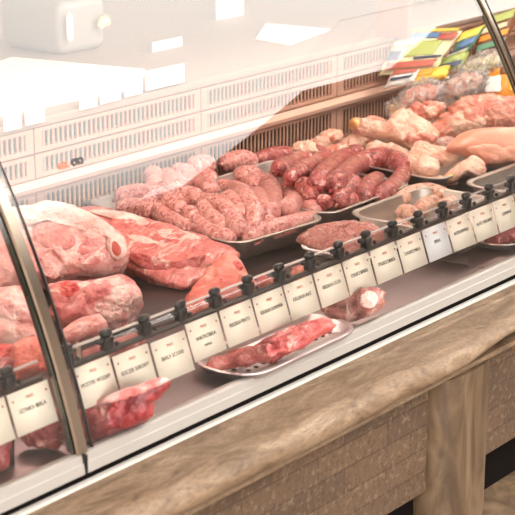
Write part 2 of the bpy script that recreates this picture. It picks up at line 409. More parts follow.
for (a, b2, c2) in (((446, 323), (455, 317), (466, 307)),):
    pass
# pillar
bm = bmesh.new()
pb = at(424, 398, .75); 
def pill_sec(z):
    pts = []; w, d = .088, .052; n = 40
    for i in range(n):
        a = 2 * math.pi * i / n; ca, sa = math.cos(a), math.sin(a)
        e = .55 if sa < 0 else .35
        x = w * math.copysign(abs(ca) ** e, ca); y = d * math.copysign(abs(sa) ** .75, sa)
        ch = .004 * max(0, -ca) * noise.fractal(V((a, z * 22, 3)), 1, 2, 3)
        pts.append((x + ch, y))
    return pts
PXC, PYC = 2.417, -.112
rings = []
for i in range(41):
    z = .461 + (.7495 - .461) * i / 40
    rings.append([bm.verts.new((PXC + x, PYC + y, z)) for x, y in pill_sec(z)])
for a, b in zip(rings, rings[1:]):
    for j in range(40): bm.faces.new((a[j], a[(j + 1) % 40], b[(j + 1) % 40], b[j]))
bm.faces.new(rings[0][::-1]); bm.faces.new(rings[-1])
o = obj('stone_pillar', bm, 'pillar', None, True, .9); recenter(o, (PXC, PYC, .461))
tag(o, 'rounded brown stone pillar holding up the ledge at lower right', 'pillar')

# ------------------------------------------------------------------ display case
case = empty('display_case', 'long refrigerated glass fronted meat counter with white sill and slotted back', 'display case', (2, .3, .46))
def cpart(name, m, x0, x1, y0, y1, z0, z1, bev=0, label=None):
    bm = bmesh.new(); box(bm, x0, x1, y0, y1, z0, z1, bev); return part_of(case, bm, name, m, label, .6)
cpart('base', 'base', CX0, CX1, 0.0, .95, .461, .80)
joints = [CX0, 1.30, 1.99, 2.68, 3.37, 4.06, CX1]
for a, b in zip(joints, joints[1:]): cpart('deck_panel', 'deck', a + .0015, b - .0015, -.035, .77, .825, DZ, .0015)
cpart('deck_backing', 'darkgap', CX0, CX1, -.035, .77, .80, .824)
JX, JX2 = 1.583, 2.92
for a, b in ((CX0, JX - .003), (JX + .003, JX2 - .003), (JX2 + .003, CX1)):
    bm = bmesh.new(); prism(bm, [(-.036, .826), (-.036, .848), (-.046, .850), (-.0525, .848), (-.0545, .837), (-.0562, .8355), (-.058, .8215), (-.036, .8215)], a, b)
    part_of(case, bm, 'sill', 'sill', 'cream enamelled sill under the glass', .5)
cpart('shadow_gap', 'darkgap', CX0, CX1, -.052, -.03, .802, .8215)
bm = bmesh.new(); box(bm, CX0, CX1, -.0645, -.0535, .806, .8115, .001); part_of(case, bm, 'lip', 'lip', 'thin white lip along the ledge', .6)
# glass: curved pane profile
def gy(z):
    t = z - .847; return -.048 + .253 * t + .439 * t * t
def pane(x0, x1):
    bm = bmesh.new(); zs = [.848 + (1.47 - .848) * i / 48 for i in range(49)]; nx = 2
    fo, fi = [], []
    for i in range(nx + 1):
        x = x0 + (x1 - x0) * i / nx
        fo.append([bm.verts.new((x, gy(z), z)) for z in zs]); fi.append([bm.verts.new((x, gy(z) + .006, z)) for z in zs])
    for A, mi in ((fo, 0), (fi, 1)):
        for a, b in zip(A, A[1:]):
            for j in range(48): bm.faces.new((a[j], a[j + 1], b[j + 1], b[j])).material_index = mi
    for a, b in ((fo[0], fi[0]), (fo[-1], fi[-1])):
        for j in range(48): bm.faces.new((a[j], a[j + 1], b[j + 1], b[j])).material_index = 2
    for a, b, c, d in ((fo[0][0], fo[1][0], fi[1][0], fi[0][0]), (fo[1][0], fo[2][0], fi[2][0], fi[1][0]), (fo[0][48], fo[1][48], fi[1][48], fi[0][48]), (fo[1][48], fo[2][48], fi[2][48], fi[1][48])):
        bm.faces.new((a, b, c, d)).material_index = 2
    return part_of(case, bm, 'front_glass', ['glass', 'glassin', 'glassedge'], 'curved clear front glass pane', .6)
for a, b in ((CX0, JX - .012), (JX + .012, JX2 - .012), (JX2 + .012, CX1)): pane(a, b)
def post(x, hw, dp=.014):
    bm = bmesh.new(); zs = [.85 + (1.47 - .85) * i / 40 for i in range(41)]
    rr = []
    for z in zs:
        y = gy(z); rr.append([bm.verts.new((x + a * hw, y + b, z)) for a, b in ((-1, -.003), (-.8, -.006), (.8, -.006), (1, -.003), (1, dp), (-1, dp))])
    for a, b in zip(rr, rr[1:]):
        for j in range(6): bm.faces.new((a[j], a[(j + 1) % 6], b[(j + 1) % 6], b[j]))
    bm.faces.new(rr[0][::-1]); bm.faces.new(rr[-1]); o = part_of(case, bm, 'glass_post', 'chrome', 'curved bright metal strip joining two panes', .5)
    bm = bmesh.new()
    rr = []
    for z in zs:
        y = gy(z); rr.append([bm.verts.new((x + a, y + b, z)) for a, b in ((hw + .0125, -.0012), (hw + .0140, -.0012), (hw + .0140, .005), (hw + .0125, .005))])
    for a, b in zip(rr, rr[1:]):
        for j in range(4): bm.faces.new((a[j], a[(j + 1) % 4], b[(j + 1) % 4], b[j]))
    bm.faces.new(rr[0][::-1]); bm.faces.new(rr[-1]); part_of(case, bm, 'gasket', 'gasket', 'thin dark seal beside the metal strip')
post(JX, .0105); post(JX2, .005, .006)
cpart('joint_gap', 'black', JX - .003, JX + .003, -.0575, -.036, .8215, .8485)
# canopy and lamp over the goods
cpart('canopy', 'railmetal', CX0, CX1, .36, .75, 1.49, 1.53, .006)
bm = bmesh.new(); tube(bm, [(CX0 + .1, .47, 1.47), (CX1 - .1, .47, 1.47)], .013, 12, 3, caps='flat'); part_of(case, bm, 'tube_lamp', 'tube', 'fluorescent tube under the canopy')
for x in (CX0 + .05, JX2 + .6, CX1 - .05): cpart('canopy_bracket', 'railmetal', x - .01, x + .01, .70, .79, 1.076, 1.49)
# slotted back
YB = .77
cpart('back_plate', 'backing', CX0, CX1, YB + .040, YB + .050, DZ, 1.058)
bx = [CX0 + .02]
while bx[-1] < CX1 - .3: bx.append(bx[-1] + .5)
def slot_panel(x0, x1, z0, z1, pitch=.0132):
    bm = bmesh.new()
    box(bm, x0, x1, YB, YB + .018, z0, z0 + .008); box(bm, x0, x1, YB, YB + .018, z1 - .008, z1)
    box(bm, x0, x0 + .02, YB, YB + .018, z0 + .008, z1 - .008); box(bm, x1 - .02, x1, YB, YB + .018, z0 + .008, z1 - .008)
    n = int((x1 - x0 - .04) / pitch)
    for i in range(n):
        x = x0 + .02 + (i + .5) * (x1 - x0 - .04) / n
        box(bm, x - pitch * .19, x + pitch * .19, YB + .002, YB + .005, z0 + .006, z1 - .006)
    part_of(case, bm, 'slotted_panel', 'slat', ang=.5)
for i in range(len(bx) - 1):
    for z0, z1 in ((.848, .930), (.958, 1.004), (1.008, 1.056)): slot_panel(bx[i] + .002, bx[i + 1] - .002, z0, z1)
bm = bmesh.new(); prism(bm, [(YB + .02, .931), (YB - .010, .931), (YB - .016, .937), (YB - .016, .945), (YB - .004, .956), (YB + .02, .956)], CX0, CX1); part_of(case, bm, 'back_rail', 'railmetal', 'pale metal rail between the slotted rows', .4)
cpart('rear_worktop', 'worktop', CX0, CX1, YB - .004, RY1 - .002, 1.058, 1.076, .003)

# ------------------------------------------------------------------ price rail, clips and cards
def text_mesh(txt, size, m, origin, ex, ey, nrm, name, parent, xs=1.0, bold=0):
    cu = bpy.data.curves.new('t', 'FONT'); cu.body = txt; cu.size = size; cu.align_x = 'CENTER'; cu.align_y = 'CENTER'; cu.extrude = .0002; cu.resolution_u = 2; cu.offset = bold
    to = bpy.data.objects.new('t', cu); COL.objects.link(to)
    bpy.context.view_layer.update()
    me = bpy.data.meshes.new_from_object(to.evaluated_get(bpy.context.evaluated_depsgraph_get()))
    bpy.data.objects.remove(to)
    R = Matrix((ex * xs, ey, nrm)).transposed().to_4x4(); R.translation = origin + nrm * .0006
    me.transform(R); me.name = name; me.materials.append(MT[m])
    o = bpy.data.objects.new(name, me); COL.objects.link(o); o.parent = parent; me.transform(Matrix.Translation(-parent.location)); return o
PITCH, LX0 = .08, 1.617
EX = V((1, 0, 0)); ED = V((0, -.020, -.057)).normalized(); EU = -ED; NR = EX.cross(EU).normalized()
if NR.y > 0: NR = -NR
def price_card(x0, w, h, txt, sub, m, label):
    top = V((x0 + w / 2, -.002, .949)) + ED * (h - .058) * 2.2
    e = empty('price_card', label, 'price card', tuple(top), 'price cards along the front rail')
    bm = bmesh.new(); th = .0008
    vs = []
    for d in (0, -th):
        for u, v in ((-w / 2, 0), (w / 2, 0), (w / 2, h), (-w / 2, h)): vs.append(bm.verts.new(top + EX * u + ED * v + NR * d))
    for f in ((0, 1, 2, 3), (7, 6, 5, 4), (0, 4, 5, 1), (1, 5, 6, 2), (2, 6, 7, 3), (3, 7, 4, 0)): bm.faces.new([vs[i] for i in f])
    part_of(e, bm, 'card', m)
    c = top + ED * h * .47
    if txt: text_mesh(txt, .0086, 'ink', c, EX, EU, NR, 'lettering', e, min(1.0, 11 / len(txt)) * .95)
    if sub: text_mesh(sub, .0065, 'ink', c + ED * .012, EX, EU, NR, 'small_lettering', e)
    text_mesh('PREIS', .0060, 'redink', top + ED * h * .2, EX, EU, NR, 'heading', e)
    for u in (-1, 1):
        bm = bmesh.new(); r = bmesh.ops.create_circle(bm, cap_ends=True, radius=.0016, segments=12)
        for v in bm.verts: v.co = top + EX * (u * (w / 2 - .007) + v.co.x) + EU * v.co.y + ED * h * .2 + NR * .0006
        r = bmesh.ops.extrude_face_region(bm, geom=bm.faces[:])
        for g in r['geom']:
            if isinstance(g, bmesh.types.BMVert): g.co += NR * .0003
        part_of(e, bm, 'red_dot', 'dot')
def clip(x, label):
    e = empty('clip', label, 'clip', (x, .004, .955), 'black clips along the price rail')
    bm = bmesh.new(); box(bm, x - .009, x + .009, -.002, .012, .953, .974, .003); part_of(e, bm, 'body', 'black')
    bm = bmesh.new(); tube(bm, [(x - .012, .006, .979), (x + .010, .006, .979)], .0065, 12, 8); part_of(e, bm, 'knob', 'black')
    bm = bmesh.new(); tube(bm, [(x - .008, .004, .967), (x - .021, .008, .971)], .004, 8, 6); part_of(e, bm, 'lever', 'black')
    bm = bmesh.new(); tube(bm, [(x + .006, -.004, .963), (x + .012, -.008, .965)], .0045, 8, 6); part_of(e, bm, 'jaw', 'black')
def price_rail(x0, x1, label):
    e = empty('price_rail', label, 'price rail', ((x0 + x1) / 2, .004, .95))
    bm = bmesh.new(); prism(bm, [(-.0005, .9495), (-.0005, .9555), (.006, .9565), (.006, .9495)], x0, x1); part_of(e, bm, 'channel', 'darkrail')
    bm = bmesh.new(); box(bm, x0, x1, .005, .0062, .956, .972); part_of(e, bm, 'clear_strip', 'plastic', 'clear plastic strip above the dark channel')
    bm = bmesh.new(); tube(bm, [(x0, .010, .9745), (x1, .010, .9745)], .0022, 8, 3, caps='flat'); part_of(e, bm, 'rod', 'rod', 'thin pale rod through the clips')
    for x in (x0 + .05, x1 - .05):
        bm = bmesh.new(); box(bm, x - .003, x + .003, .011, .017, DZ, .976); part_of(e, bm, 'stand', 'chrome')
price_rail(JX + .016, JX2 - .016, 'dark price rail with clear strip behind the middle glass pane')
price_rail(CX0 + .1, JX - .020, 'short stretch of dark price rail left of the metal glass joint')
price_rail(JX2 + .018, CX1 - .1, 'dark price rail behind the farthest glass pane')
cards = [('MOSTEK WOLNY', '', 'directly right of the metal glass joint'), ('BOCZEK SUROWY', '', 'second to the right of the metal glass joint'), ('BIALY SCHAB', '', 'in front of the bare steel patch by the pork'),
         ('WATROBKA', 'swieza', 'with two lines of writing, in front of the orange pink fillet'), ('KIELBASA PRATO', '', 'above the left end of the perforated tray'), ('KIELBASA DOMOWA', '', 'above the middle of the perforated tray'),
         ('KIELBASA RAZ', '', 'above the right end of the perforated tray'), ('KIELBASA DUZA', '', 'below the foam tray of mince'), ('STALISCE BRNICA', '', 'above the marbled meat chunk'), ('STALISCE DRNCA', '', 'right of the marbled meat chunk'),
         ('STALISCE MALA', '', 'left of the single white card'), ('SPRIA', '', 'white card with one short word among the cream ones'), ('AUTE DEVELE', '', 'right of the single white card'), ('AUTE MEGANT', '', 'third from the right edge, below the empty tray'),
         ('CLEMANI', '', 'with one medium word, near the right edge'), ('AUTE RUSTE', '', 'cut by the right edge of the photo')]
for i, (t, s, w) in enumerate(cards):
    price_card(LX0 + i * PITCH, .0755 + random.uniform(-.0015, .001), .058 + (.0, .002, .003)[i] if i < 3 else .058, t, s, 'whitecard' if i == 11 else 'card', ('white price card ' if i == 11 else 'cream price card ') + (w if i != 11 else 'with one short word among the cream ones'))
cw = ['directly right of the metal glass joint', 'beside the small pork strip', 'left of the bare steel patch', 'right of the bare steel patch', 'in front of the fillet tail', 'over the fillet middle', 'in front of the small red scraps', 'before the pink trimming', 'at the foam tray corner', 'over the left of the mince', 'over the right of the mince', 'at the left of the pale sausages', 'over the middle of the pale sausages', 'right of the pale sausages', 'in front of the empty tray', 'nearest the right edge']
for i in range(16): clip(LX0 + i * PITCH - .001, 'black plastic clip on the price rail ' + cw[i])
xl = onx = None
for i, (a, t, w) in enumerate((((6.4, 392), 'SZYNKA BIALA', 'directly left of the metal glass joint'), ((-39, 410), 'LOPATKA', 'at the left edge of the photo'))):
    p = aty(a[0], a[1], -.002); price_card(p.x, .0755, .058, t, '', 'card', 'cream price card ' + w)
    clip(p.x + .01, 'black plastic clip on the price rail left of the metal joint' if i == 0 else 'black plastic clip outside the left edge of the photo')

# ------------------------------------------------------------------ trays
def rrect(hx, hy, r, n=6):
    pts = []
    for cx, cy, a0 in ((hx - r, hy - r, 0), (-hx + r, hy - r, 90), (-hx + r, -hy + r, 180), (hx - r, -hy + r, 270)):
        for i in range(n + 1):
            a = math.radians(a0 + 90 * i / n); pts.append((cx + r * math.cos(a), cy + r * math.sin(a)))
    return pts
def tray(name, c, hx, hy, h, rot, label, m='steel', r=.025, flare=.014, lip=.008, group=None, holes=False, cat='tray'):
    M = Matrix.Rotation(rot, 3, 'Z'); c = V(c)
    e = empty(name, label, cat, tuple(c), group)
    bm = bmesh.new()
    prof = [(-.0, .0), (0, .0), (flare, h - .002), (flare + lip, h), (flare + lip, h - .0022), (flare + .0015, h - .004), (.0015, -.0)]
    # inside: bottom -> wall -> lip -> outside back down
    t = .0012
    loops = []
    for off, z in ((-.006, t), (0, t + .004), (flare, h), (flare + lip, h + .0005), (flare + lip, h - .002), (flare + .002, h - .0025), (.002, .003), (-.004, 0)):
        loops.append([bm.verts.new(c + M @ V((x, y, z))) for x, y in rrect(hx - flare - lip + off, hy - flare - lip + off, max(.006, r + off))])
    k = len(loops[0])
    for a, b in zip(loops, loops[1:]):
        for j in range(k): bm.faces.new((a[j], a[(j + 1) % k], b[(j + 1) % k], b[j]))
    bm.faces.new(loops[0][::-1]); bm.faces.new(loops[-1])
    part_of(e, bm, 'pan', m, ang=.8)
    bm = bmesh.new(); pts = [c + M @ V((x, y, h - .0005)) for x, y in rrect(hx, hy, r + .015, 6)]
    n = len(pts); rings = []
    for i, p in enumerate(pts):
        T = (pts[(i + 1) % n] - pts[i - 1]).normalized(); s = T.cross(V((0, 0, 1)))
        rings.append([bm.verts.new(p + s * .0022 * math.cos(a) + V((0, 0, .0022 * math.sin(a)))) for a in [2 * math.pi * q / 8 for q in range(8)]])
    for i in range(n):
        a, b = rings[i], rings[(i + 1) % n]
        for j in range(8): bm.faces.new((a[j], a[(j + 1) % 8], b[(j + 1) % 8], b[j]))
    part_of(e, bm, 'rim', m)
    if holes:
        bm = bmesh.new()
        for i in range(int(2 * hx / .02) - 1):
            for j in range(int(2 * hy / .02) - 1):
                p = c + M @ V((-hx + .03 + i * .02 + (.01 if j % 2 else 0), -hy + .03 + j * .02, t + .0006))
                if abs((M.transposed() @ (p - c)).x) > hx - .03: continue
                bmesh.ops.create_cone(bm, cap_ends=True, segments=10, radius1=.0042, radius2=.0042, depth=.0006, matrix=Matrix.Translation(p))
        part_of(e, bm, 'hole_pattern', 'darkgap', 'rows of round dark drain holes')
    return e
def corner_tray(name, fl, fr, depth, z, h, label, **kw):
    """front left / front right rim corners in pixels at rim height, depth into the case"""
    a, b = at(*fl, z + h), at(*fr, z + h); d = b - a; rot = math.atan2(d.y, d.x); hx = d.length / 2
    nrm = V((-math.sin(rot), math.cos(rot), 0)); c = (a + b) / 2 + nrm * depth / 2; c.z = z
    return tray(name, c, hx, depth / 2, h, rot, label, **kw), c, hx, depth / 2, rot
TZ = DZ + .001
_, c1, hx1, hy1, rot1 = corner_tray('steel_tray', (237, 245), (329, 218), .45, TZ, .042, 'steel tray heaped with pink fresh sausages')
_, c2, hx2, hy2, rot2 = corner_tray('steel_tray', (331, 215), (414, 183), .36, TZ, .040, 'steel tray holding the thick dark red sausages')
p_bl, p_br = at(345, 214, TZ + .045), at(421, 185, TZ + .045)
c3 = V(((p_bl.x + p_br.x) / 2, p_bl.y - .135, TZ)); tray('steel_tray', c3, (p_br.x - p_bl.x) / 2, .135, .045, 0, 'steel tray holding the pale white sausages')
# chicken tray: long left edge from (278,148) to (456,184)
ca, cb = at(278, 149, TZ + .03), at(457, 184, TZ + .03)
dv = (ca - cb); ln = dv.length; rotc = math.atan2(dv.y, dv.x) - math.pi / 2
wv = V((math.cos(rotc), math.sin(rotc), 0)); c4 = (ca + cb) / 2 + wv * .25; c4.z = TZ
tray('steel_tray', c4, .25, min(ln / 2, .2), .03, rotc, 'wide dark steel tray under the chicken pieces')
p5 = at(460, 184, TZ + .045); tray('steel_tray', (p5.x + .16, p5.y - .125, TZ), .16, .125, .045, 0, 'empty steel tray at the right edge behind the cards')
HEAPS = {1: (c1, hx1, hy1, rot1, .868, .050), 2: (c2, hx2, hy2, rot2, .866, .050), 3: (c3, (p_br.x - p_bl.x) / 2, .135, 0, .862, .006)}
def heap(px, py, h, dz=0):
    c, hx, hy, rot, z0, H = HEAPS[h]; z = z0 + H * .5
    for _ in range(30):
        p = at(px, py, z); q = Matrix.Rotation(-rot, 3, 'Z') @ (p - c)
        u, v = min(1, abs(q.x) / hx), min(1, abs(q.y) / hy)
        z = .5 * z + .5 * (z0 + H * (1 - u ** 2.5) * (1 - v ** 3) + dz)
    p = at(px, py, z)
    return p if p.y < .735 else aty(px, py, .735)
def sausage(pts, h, rpx, m, label, cat='sausage', group=None, dz=0, seed=0):
    P = [heap(x, y, h, dz) for x, y in pts]
    mid = P[len(P) // 2]; d = (mid - CAM).length; R = rpx * d / F
    for p in P: p.z = max(p.z, TZ + R + .002)
    bm = bmesh.new(); tube(bm, P, lambda t: R * (1 + .06 * math.sin(5 * t + seed)), 18, 40, amp=R * .05, fr=55, seed=seed)
    o = obj('sausage', bm, m)
    for s, tail in ((0, 1), (-1, -2)):
        pass
    recenter(o, mid); T0 = (P[0] - P[1]).normalized(); T1 = (P[-1] - P[-2]).normalized()
    bm = bmesh.new(); tube(bm, [P[0] - T0 * R * .15, P[0] + T0 * R * .4], R * .16, 8, 5); part_of(o, bm, 'tied_end', m)
    tag(o, label, cat, group); return o
fresh = [
 ([(116, 211), (134, 208), (154, 214)], 0, 'short fresh sausage lowest at the far left of the pile'),
 ([(115, 200), (136, 194), (164, 196), (187, 203)], .004, 'long fresh sausage along the upper left edge of the pile'),
 ([(153, 173), (155, 188)], .006, 'stubby fresh sausage standing upright at back left of the pile'),
 ([(167, 175), (171, 189), (187, 196), (203, 198)], .008, 'fresh sausage bent like a hook beside the upright one'),
 ([(174, 171), (196, 175), (216, 183)], .004, 'fresh sausage lying across the back behind the hooked one'),
 ([(178, 184), (194, 184), (211, 191)], .004, 'fresh sausage under the one across the back'),
 ([(189, 167), (213, 164)], 0, 'rearmost pale fresh sausage against the slotted back'),
 ([(159, 206), (164, 217), (178, 224), (193, 231)], .006, 'fresh sausage curving down at the left above the loin'),
 ([(162, 203), (172, 205), (184, 212)], .008, 'fresh sausage crossing above the curved left one'),
 ([(188, 210), (196, 222), (210, 233), (224, 239)], .004, 'fresh sausage sloping to the front left corner of the tray'),
 ([(202, 204), (210, 217), (226, 230)], .004, 'fresh sausage second from the front left corner'),
 ([(209, 199), (228, 212), (241, 234)], .010, 'plump glossy fresh sausage sloping to the front tray edge'),
 ([(214, 187), (235, 191), (247, 199)], .010, 'pale fresh sausage lying across the middle of the pile'),
 ([(243, 197), (254, 212), (251, 232)], .010, 'fat fresh sausage hanging straight down mid front'),
 ([(268, 181), (273, 196), (270, 214)], .014, 'fresh sausage hanging down in the centre of the pile'),
 ([(250, 187), (262, 178)], .008, 'short fresh sausage on top between the crossing ones'),
 ([(284, 193), (294, 200), (286, 210)], .010, 'small curled fresh sausage right of the centre'),
 ([(290, 186), (306, 193), (315, 204)], .008, 'fresh sausage curving over the right side of the pile'),
 ([(299, 203), (318, 213)], .002, 'fresh sausage lying at the right front corner'),
 ([(245, 241), (261, 232), (286, 226), (313, 218)], 0, 'long fresh sausage lying along the front rim'),
 ([(262, 223), (274, 221)], .0, 'short end of a fresh sausage behind the front one'),
 ([(290, 211), (300, 213)], .0, 'round end of a fresh sausage tucked behind the front one on the right'),
 ([(200, 225), (219, 236), (236, 241)], 0, 'fresh sausage at the front left rim beside the loin'),
 ([(222, 164), (242, 160), (256, 166)], 0, 'redder fresh sausage at the back by the slotted panel'),
 ([(232, 176), (262, 176)], .006, 'fresh sausage lying flat across the back centre'),
 ([(276, 172), (286, 181), (290, 192)], .004, 'fresh sausage partly hidden at back right'),
 ([(225, 197), (236, 207), (240, 222)], .0, 'fresh sausage half hidden between the two plump ones'),
 ([(257, 195), (262, 208), (261, 220)], .002, 'fresh sausage half hidden left of the centre one'),
 ([(196, 200), (214, 204)], .0, 'fresh sausage half hidden under the hooked one'),
 ([(140, 206), (160, 204)], .0, 'fresh sausage half hidden at the left of the pile'),
]
for i, (p, dz, l) in enumerate(fresh): sausage(p, 1, 10.2, 'sausage', l, group='fresh sausages in the steel tray', dz=dz, seed=i)
dark = [
 ([(314, 192), (323, 175), (342, 159), (364, 152)], .006, 10, 'long dark sausage arching over the left of its tray'),
 ([(331, 191), (341, 178), (356, 166), (374, 159), (392, 160), (404, 167)], .012, 10.5, 'thick dark sausage arching over the middle of its tray'),
 ([(337, 205), (344, 193), (356, 181)], .004, 10, 'dark sausage below the thick arching one'),
 ([(360, 202), (367, 188), (378, 179)], .0, 9.5, 'short dark sausage lying inside the arch'),
 ([(374, 200), (388, 192), (398, 182), (405, 172)], .0, 9.5, 'dark sausage curved along the right rim'),
 ([(318, 205), (331, 199)], 0, 9, 'stub of a dark sausage at the front left rim'),
 ([(300, 171), (314, 165), (331, 155)], .004, 9.5, 'dark sausage lying behind the long arching one'),
 ([(298, 158), (320, 152), (341, 147)], 0, 9.5, 'pale red sausage at the back next to the wings'),
 ([(257, 160), (278, 155), (296, 158)], 0, 9, 'dark sausage at the rear left end of its tray'),
 ([(278, 169), (297, 160), (313, 158)], .004, 9, 'dark sausage sloping between both trays at the back'),
 ([(286, 184), (298, 172), (314, 164)], .004, 9, 'dark sausage along the left rim of its tray'),
 ([(301, 182), (308, 192), (314, 200)], 0, 9, 'dark sausage pointing to the front left corner'),
 ([(344, 204), (355, 198)], 0, 9, 'stub of a dark sausage at the middle of the front rim'),
]
for i, (p, dz, r, l) in enumerate(dark): sausage(p, 2, r, 'darksaus', l, group='dark sausages in the steel tray', dz=dz, seed=40 + i)
white = [
 ([(398, 202), (410, 195), (428, 192), (446, 197)], .010, 9, 'long pale sausage bowed across the back of its tray'),
 ([(419, 211), (429, 204), (441, 203)], .002, 8.5, 'short pale sausage under the bowed one'),
 ([(443, 208), (452, 203), (461, 203)], .0, 8.5, 'pale sausage at the right end of its tray'),
 ([(397, 212), (411, 214), (418, 224)], .0, 8.5, 'pale sausage bending towards the cards on the left'),
 ([(396, 224), (408, 230)], 0, 8, 'pale sausage nearest the cards'),
]
for i, (p, dz, r, l) in enumerate(white): sausage(p, 3, r, 'whitesaus', l, group='pale sausages in the steel tray', dz=dz, seed=80 + i)

# ------------------------------------------------------------------ big cuts on the left
A2 = at(100, 345, DZ) 
Aleg = at(70, 318, DZ) + V((.05, .07, 0))
leg = puffo('ham_joint', 'pork_pale', [(-35, 240), (-10, 224), (18, 213), (48, 207), (75, 210), (100, 221), (117, 232), (128, 246), (130, 258), (123, 270), (106, 278), (88, 281), (66, 286), (40, 288), (15, 294), (-15, 300), (-38, 290)], Aleg, .055, tilt=.8, Tb=.11, k=5, amp=.007, fr=20, seed=1,
            label='large pork leg joint with pale rind and round cut muscle, top of the left pile', cat='meat joint')
def leg_part(name, m, px, off, T=.006, label=None, parent=leg, A=Aleg, **kw):
    bm = bmesh.new(); puff(bm, px, A, T, tilt=.8, off=off, k=3, rings=8, **kw); return part_of(parent, bm, name, m, label)
leg_part('fat_layer', 'fat', [(-30, 232), (-5, 221), (20, 213), (48, 208), (74, 211), (99, 222), (116, 234), (122, 245), (112, 243), (96, 233), (74, 226), (50, 222), (25, 226), (0, 236), (-25, 246)], .048, .007, 'cream rind and fat along the top', amp=.004)
leg_part('muscle', 'lean', ell(58, 243, 22, 13, 18), .053, .004, 'smooth pink oval of cut muscle', amp=.001, crease=.2)
leg_part('bone', 'fat', ell(119, 252, 10, 14, -15), .046, .008, 'pale bone end ringed with fat', amp=.001)
leg_part('marrow', 'marrow', ell(119, 254, 5, 8.5, -15), .052, .003, 'reddish marrow', amp=.0005)
leg_part('seam', 'pork', [(34, 262), (50, 266), (64, 274), (60, 284), (48, 282), (36, 274)], .053, .003, 'red flesh below the muscle', amp=.003)
leg_part('seam', 'pork', [(84, 248), (100, 243), (108, 256), (104, 268), (90, 272), (80, 264)], .053, .003, 'darker red flesh by the bone', amp=.003)
sh = puffo('pork_shoulder', 'pork', [(46, 290), (62, 284), (82, 280), (104, 277), (122, 275), (136, 286), (140, 300), (135, 316), (128, 326), (108, 330), (86, 330), (62, 326), (48, 312)], A2 + V((.03, .03, 0)), 0.05, tilt=.8, Tb=.07, k=3, amp=.009, fr=17, seed=2,
           label='knobbly pork shoulder piece under the leg joint', cat='meat joint')
bm = bmesh.new(); puff(bm, [(94, 300), (108, 292), (126, 293), (134, 302), (130, 318), (118, 324), (100, 318)], A2 + V((.03, .03, 0)), .012, tilt=.8, off=.034, k=3, amp=.008); part_of(sh, bm, 'fat_fold', 'fat', 'pale fold of fat at its right')
bm = bmesh.new(); puff(bm, [(60, 292), (72, 286), (84, 290), (80, 300), (66, 304)], A2 + V((.03, .03, 0)), .003, tilt=.8, off=.041, k=3, amp=.004); part_of(sh, bm, 'red_flesh', 'red', 'deep red flesh at its left')
puffo('pork_chop', 'pork_pale', [(60, 336), (70, 324), (84, 317), (98, 315), (108, 324), (102, 334), (84, 341), (66, 346)], at(88, 352, DZ), .022, tilt=.8, k=3, amp=.004, seed=3, label='small fatty pork chop lying in front of the shoulder piece', cat='meat cut')
puffo('pork_strip', 'pork', [(72, 356), (88, 348), (112, 340), (136, 333), (146, 339), (140, 348), (118, 355), (90, 364), (76, 366)], at(112, 372, DZ), .016, tilt=.8, k=3, amp=.004, seed=4, label='thin pork strip behind the cards near the metal joint', cat='meat cut')
puffo('pork_slab', 'pork_pale', [(-30, 300), (-8, 290), (12, 286), (30, 292), (42, 312), (50, 334), (52, 348), (34, 352), (8, 352), (-20, 356)], at(28, 366, DZ) + V((.03, .02, 0)), .035, tilt=.85, Tb=.06, k=4, amp=.006, seed=5, label='pale pork slab with red streaks left of the metal joint', cat='meat cut')
puffo('pork_slab', 'red', [(-25, 346), (0, 344), (28, 346), (40, 352), (20, 362), (-20, 366)], at(12, 384, DZ) , .02, tilt=.85, k=3, amp=.004, seed=6, label='thin red slice under the pale slab at the left edge', cat='meat cut')
puffo('pork_cube', 'salmon', [(17, 342), (40, 338), (52, 350), (56, 366), (40, 374), (14, 384), (12, 362)], at(36, 396, DZ), .018, tilt=.9, k=4, amp=.003, seed=7, label='pale pink block of pork above the cards at left', cat='meat cut')
puffo('meat_slice', 'beef', [(-25, 362), (8, 358), (14, 370), (10, 392), (-25, 402)], at(0, 410, DZ), .015, tilt=.9, k=3, amp=.003, seed=8, label='dark red slice above the leftmost card', cat='meat cut')

# loin
Al = at(165, 262, DZ + .03)
loin = puffo('pork_loin', 'loin', [(72, 213), (84, 208), (104, 208), (140, 218), (180, 230), (213, 240), (234, 249), (241, 255), (232, 260), (218, 262), (206, 274), (196, 284), (182, 287), (160, 281), (130, 268), (104, 252), (86, 236), (74, 222)], Al, .016, tilt=.22, Tb=.05, k=4, amp=.006, fr=26, seed=9,
             label='long pink boneless pork loin lying in front of the sausage tray', cat='meat joint')
bm = bmesh.new(); puff(bm, [(120, 252), (150, 258), (185, 266), (206, 258), (200, 272), (192, 282), (180, 285), (160, 279), (136, 268)], Al + V((0, -.012, 0)), .012, tilt=.75, off=.020, k=3, amp=.004); part_of(loin, bm, 'lean_side', 'ragged', 'deep red side with white streaks')
for q in ([(88, 218), (104, 216), (130, 220), (150, 228), (140, 233), (115, 226), (95, 220)], [(150, 240), (175, 236), (200, 243), (196, 248), (172, 246)], [(126, 240), (146, 244), (160, 250), (150, 252), (130, 246)]):
    bm = bmesh.new(); puff(bm, q, Al, .003, tilt=.22, off=.0145, k=3, amp=.004, rings=8); part_of(loin, bm, 'fat_streak', 'fat', 'pale streak of fat')
fil = puffo('meat_fillet', 'salmon', [(184, 304), (194, 288), (208, 268), (224, 257), (236, 256), (244, 264), (250, 276), (257, 288), (246, 298), (226, 306), (204, 314), (190, 314)], at(222, 296, DZ + .02), .028, tilt=.4, Tb=.03, k=2.6, amp=.004, seed=10,
            label='smooth orange pink fillet tapering to the left behind the cards', cat='meat cut')
bm = bmesh.new(); puff(bm, ell(233, 278, 12, 6, -30), at(222, 296, DZ + .02), .006, tilt=.4, off=.021, k=2.4, amp=.005); part_of(fil, bm, 'dark_end', 'red', 'darker cut end')
